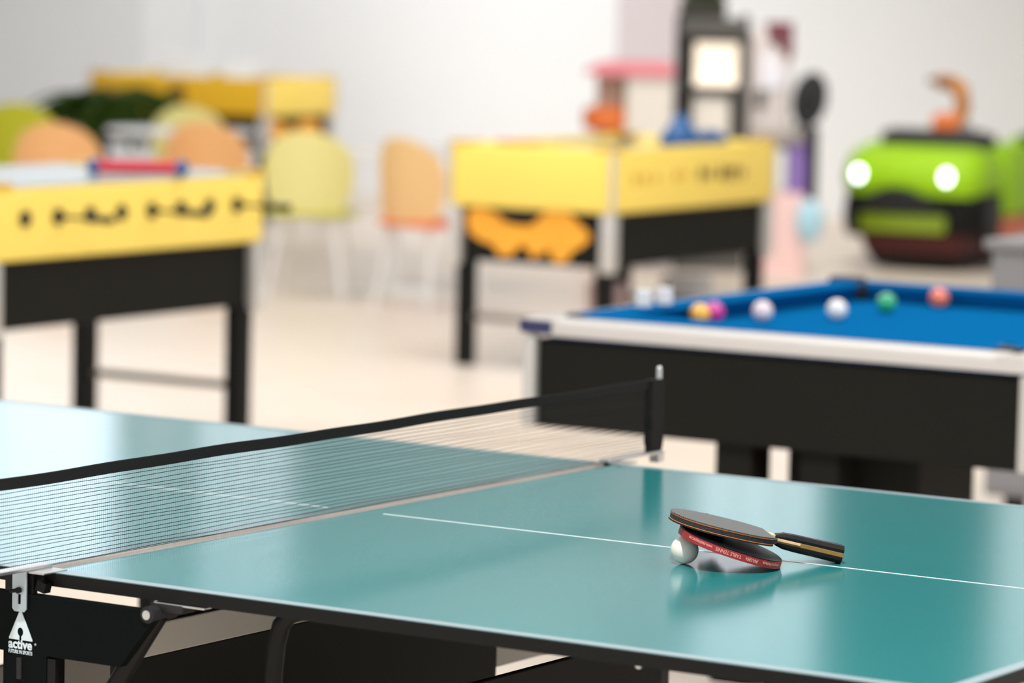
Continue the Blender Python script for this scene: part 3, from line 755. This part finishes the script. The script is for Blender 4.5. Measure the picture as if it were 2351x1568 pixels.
# plant on top of the crane game
pl = thing('potted_plant', 'dark leafy plant standing on the crane game, cut by the photo top', 'plant', (-7.025, 13.294, 1.386), 0)
MB().box((0, 0, .05), (.25, .16, .10), rot=Matrix.Rotation(math.radians(32.5), 3, 'Z'), bevel=.01).build('planter', mat('dark_planter', (.02, .02, .012), .6, srgb=False), pl)
mb = MB(); rnd = random.Random(11)
for i in range(60):
    a = rnd.uniform(0, 2 * PI); r0 = rnd.uniform(0, .10); c = Vector((r0 * math.cos(a), r0 * math.sin(a) * .7, .08)); L = rnd.uniform(.14, .34)
    d = Vector((math.cos(a) * .45, math.sin(a) * .45, 1)).normalized(); s = d.cross(Vector((0, 0, 1))).normalized(); nrm = s.cross(d)
    mb.loft([[c + d * L * u - s * wd, c + d * L * u + nrm * .004, c + d * L * u + s * wd, c + d * L * u - nrm * .004] for u, wd in ((0, .012), (.4, .030), (.75, .024), (1, .003))])
mb.build('leaves', leaf, pl, True)['kind'] = 'stuff'
# driving simulator
ds = thing('driving_simulator', 'white and violet driving game with maroon top and black steering wheel', 'arcade machine', (-6.62, 13.381, 0), math.radians(32.5))
MB().box((-.02, .08, 1.0), (.22, .26, .66), bevel=.03).build('screen_housing', mat('pale_grey_plastic', (.60, .55, .54), .5, srgb=False), ds)
MB().loft([[(x, -.06 + y * .1, z) for x, z in ((-.07, 1.0), (-.075, 1.16), (-.03, 1.215), (.0, 1.19), (.055, 1.09), (.06, 1.02))] for y in (0, 1)]).build('screen', mat('pale_lilac_screen', (.72, .72, .80), .3, srgb=False), ds)
MB().loft([[(x, -.05 + y * .18, z) for x, z in ((-.045, 1.37), (.095, 1.37), (.10, 1.20), (.075, 1.16), (.015, 1.23), (-.04, 1.26))] for y in (0, 1)]).build('top_sign', maroon, ds)
MB().box((-.075, -.075, .96), (.06, .04, .10), bevel=.02).build('speaker', darkbody, ds)
MB().box((.03, -.03, .76), (.28, .30, .09), bevel=.02).build('dashboard', mat('taupe_plastic', (.36, .33, .30), .5, srgb=False), ds)
sw = MB()
rings = []
for i in range(29):
    a = 2 * PI * i / 28; c = Vector((.185 + .088 * math.cos(a) * .8 + .018 * math.sin(a), -.20 + .03 * math.sin(a), .96 + .122 * math.sin(a)))
    n1 = Vector((math.cos(a), 0, math.sin(a))); n2 = Vector((0, 1, 0))
    rings.append([c + n1 * .027 * math.cos(b) + n2 * .02 * math.sin(b) for b in [2 * PI * j / 10 for j in range(10)]])
sw.loft(rings, cap=False).ball((.185, -.195, .96), .1, 24, 16, (.75, .16, 1.1)).rod((.185, -.19, .95), (.13, -.05, .80), .016).build('steering_wheel', M['blackrub'], ds, True)
MB().box((.215, -.02, .50), (.06, .22, .62), bevel=.015).build('seat_column', M['blackmetal'], ds)
MB().box((.135, -.04, .60), (.10, .24, .33), bevel=.02).build('side_panel', violet, ds)
MB().loft([[(x, y, z) for x, y in rrect(hx_, .16, .04, 4, .07, -.02)] for hx_, z in ((.12, .0), (.13, .05), (.105, .25), (.12, .42), (.10, .45))]).build('base', palepink, ds, True)
MB().ball((.205, -.19, .30), .095, 28, 18, (.8, .5, 1.25)).build('balloon', skyblue, ds, True)['label'] = 'sky blue oval balloon'  # separate blue balloon, parented to the driving game as its part

# white tubs standing on the floor beyond the pool table
def tub(loc, label, topm, k=1.0):
    t = thing('tub', label, 'tub', loc, 0, 'tubs on the floor behind the pool table')
    MB().lathe([(.085 * k, 0), (.10 * k, .09), (.106 * k, .17)], (0, 0, 0), 28).build('base', palepink, t, True)
    MB().lathe([(.106 * k, .168), (.118 * k, .18), (.118 * k, .28), (.105 * k, .30), (.0, .305)], (0, 0, 0), 28).build('lid', topm, t, True)
tub((-4.93, 9.55, 0), 'white lidded tub with pink base between the hockey table legs', M['white'], 1.0)
tub((-4.985, 8.96, 0), 'pink tub half hidden by the hockey table corner leg', palepink, .7)

# grey cabinet beyond the pool table
gc = thing('low_cabinet', 'plain grey low cabinet behind the pool table at the photo edge', 'cabinet', (-1.14, 5.75, 0), math.radians(0))
MB().box((0, 0, .44), (.80, .55, .74), bevel=.006).build('body', M['grey'], gc)
MB().box((0, 0, .825), (.84, .59, .03), bevel=.006).build('top', M['grey'], gc)
for sx in (-1, 1):
    MB().box((sx * .2, -.279, .44), (.385, .012, .70), bevel=.003).build('door', M['grey'], gc)
    for sy in (-1, 1): MB().box((sx * .33, sy * .2, .035), (.05, .05, .07)).build('leg', M['blackmetal'], gc)

# ------------------------------------------------------------------ green car ride
lime = mat('lime_car_paint', (.30, .56, .008), .5, noise=.05, nscale=6, srgb=False, spec=.25)
limed = mat('olive_lime_plastic', (.24, .36, .01), .45, srgb=False)
dred = mat('dark_red_plastic', (.06, .0035, .003), .7, srgb=False)
rust = mat('rust_red_plastic', (.55, .13, .06), .5, srgb=False)
hl = mat('lit_headlamp', (.9, .95, .95), .2, emit=(240, 255, 255), estr=6, srgb=False)
car = thing('car_ride', 'lime green car ride with lit headlamps and black grille', 'car ride', (-6.094, 14.02, 0), math.radians(9))
# front at local y=0, body runs back to y=1.3; x is across
def ring(hx_, y0_, y1_, z, r=.10): return [(x, y, z) for x, y in rrect(hx_, (y1_ - y0_) / 2, min(r, hx_ * .9), 6, 0, (y0_ + y1_) / 2)]
MB().loft([ring(.24, .10, 1.15, .02), ring(.29, .05, 1.2, .10)]).build('pedestal', M['blackmetal'], car, True)
MB().loft([ring(.29, .05, 1.2, .10), ring(.32, .02, 1.25, .21)]).build('lower_body', dred, car, True)
MB().loft([ring(.36, .03, 1.3, .21), ring(.395, .0, 1.32, .36), ring(.395, .01, 1.32, .44)]).build('bumper', M['blackmetal'], car, True)
MB().box((-.03, -.005, .275), (.50, .05, .105), bevel=.02).build('lower_grille', limed, car, True)
# bonnet with a smile shaped opening below
MB().loft([ring(.385, -.02, 1.33, .425, .13), ring(.41, -.045, 1.34, .50, .14), ring(.405, -.03, 1.34, .58, .14), ring(.38, .02, 1.33, .66, .14), ring(.34, .10, 1.30, .685, .13), ring(.28, .2, 1.25, .695, .12)]).build('bonnet', lime, car, True)
arch = [(-.24, .34), (-.235, .385), (-.16, .44), (-.07, .475), (.03, .47), (.12, .435), (.20, .39), (.25, .37), (.25, .34)]
Ma = Matrix(((1, 0, 0, -.03), (0, 0, -1, -.05), (0, 1, 0, 0), (0, 0, 0, 1)))
MB().prism(arch, -.03, .022, Ma).build('grille', M['blackrub'], car)
for x in (-.285, .225):
    h = MB().ball((0, 0, 0), .036, 24, 16, (.85, .6, 1.15)).build('headlamp', hl, car, True); h.location = (x, -.034, .535)
for s in (-1, 1):
    MB().rod((s * .33, .27, .30), (s * .425, .27, .30), .13, seg=28).build('wheel', M['blackrub'], car, True)
    MB().rod((s * .33, 1.05, .30), (s * .425, 1.05, .30), .13, seg=28).build('wheel', M['blackrub'], car, True)
    MB().box((s * .375, .78, .235), (.12, .80, .13), bevel=.03).build('sill', rust, car, True)
    MB().box((s * .385, .86, .50), (.09, .78, .40), bevel=.03).build('door', lime, car, True)
    MB().box((s * .31, .52, .69), (.05, .06, .14), bevel=.012).build('windscreen_pillar', M['blackrub'], car)
    MB().box((s * .40, .93, .68), (.05, .09, .16), bevel=.01).build('door_pillar', M['blackmetal'], car)
    MB().box((s * .36, 1.12, .62), (.14, .40, .26), bevel=.05).build('rear_wing', lime, car, True)
MB().loft([[(x, y, z) for x, y in rrect(a, .05, .03, 4, .05, .30 + k)] for a, k, z in ((.31, 0, .67), (.31, .01, .75), (.27, .04, .785))]).build('windscreen_frame', M['blackrub'], car, True)
fig = MB().box((.045, .55, .80), (.16, .16, .14), bevel=.03).build('seat', redor, car, True)
MB().tube([(.11, .56, .80), (.125, .56, .92), (.115, .55, 1.0), (.07, .54, 1.04), (-.02, .52, 1.05)], [.04, .048, .048, .046, .04], 12).build('roll_bar', mat('orange_paint', (.55, .20, .008), .6, srgb=False), car, True)
MB().box((.01, .52, 1.055), (.15, .1, .035), bevel=.012).build('bar_pad', mat('brown_pad', (.16, .05, .015), .7, srgb=False), car, True)
MB().ball((.18, .45, .78), .05, 20, 12, (1, .5, .8)).build('mirror', M['grey'], car, True)

# ------------------------------------------------------------------ light
def area(name, loc, size, energy, color=(1, 1, 1), sy=None, aim=None, spread=None):
    l = bpy.data.lights.new(name, 'AREA'); l.energy = energy; l.color = color; l.size = size
    if sy: l.shape = 'RECTANGLE'; l.size_y = sy
    o = bpy.data.objects.new(name, l); C.objects.link(o); o.location = loc
    d = (Vector(aim) - Vector(loc)) if aim else Vector((0, 0, -1))
    o.rotation_euler = d.to_track_quat('-Z', 'Y').to_euler()
    if spread: l.spread = math.radians(spread)
    return o
for i, (x, y) in enumerate(((-7.5, 7), (-2.5, 7), (-7, 2.5), (2, 4))):
    area('ceiling_lamp', (x, y, 5.5), 3.4, 190, (1, .99, .975), 2.6)
area('wall_fill', (-8.8, 11.8, 5.4), 1.0, 60, (1, .99, .98), .7, aim=(-10.7, 16.3, .9), spread=75)  # added lamp, no known fixture, brightens the middle of the back wall
area('floor_fill', (-5.0, 11.5, 5.4), 1.0, 26, (1, .94, .84), .7, aim=(-6.9, 14.6, 0), spread=55)  # added warm fill for the floor by the car, no known fixture
area('table_lamp', (1.5, -2.2, 5.4), .35, 430, (1, .99, .975))

w = bpy.data.worlds.new('daylight'); bpy.context.scene.world = w; w.use_nodes = True
bg = w.node_tree.nodes['Background']; bg.inputs['Color'].default_value = (.985, .99, 1.0, 1); bg.inputs['Strength'].default_value = 1.12

# ------------------------------------------------------------------ camera
cam = bpy.data.cameras.new('camera'); co = bpy.data.objects.new('camera', cam); C.objects.link(co)
yaw, pitch, roll, f = -.5683, .09692, .02271, 8607.4
F = Vector((math.sin(yaw) * math.cos(pitch), math.cos(yaw) * math.cos(pitch), -math.sin(pitch)))
R = F.cross(Vector((0, 0, 1))).normalized(); U = R.cross(F)
R2 = R * math.cos(roll) + U * math.sin(roll); U2 = -R * math.sin(roll) + U * math.cos(roll)
m = Matrix((R2, U2, -F)).transposed().to_4x4(); m.translation = (3.268, -4.703, 1.585); co.matrix_world = m
cam.sensor_width = 36; cam.lens = 36 * f / 2351; cam.clip_start = .05; cam.clip_end = 100
cam.dof.use_dof = True; cam.dof.focus_distance = 5.31; cam.dof.aperture_fstop = 3.5
sc = bpy.context.scene; sc.camera = co
sc.view_settings.view_transform = 'Standard'; sc.view_settings.look = 'None'
sc.view_settings.exposure = -0.04; sc.view_settings.gamma = 1; sc.view_settings.use_curve_mapping = False
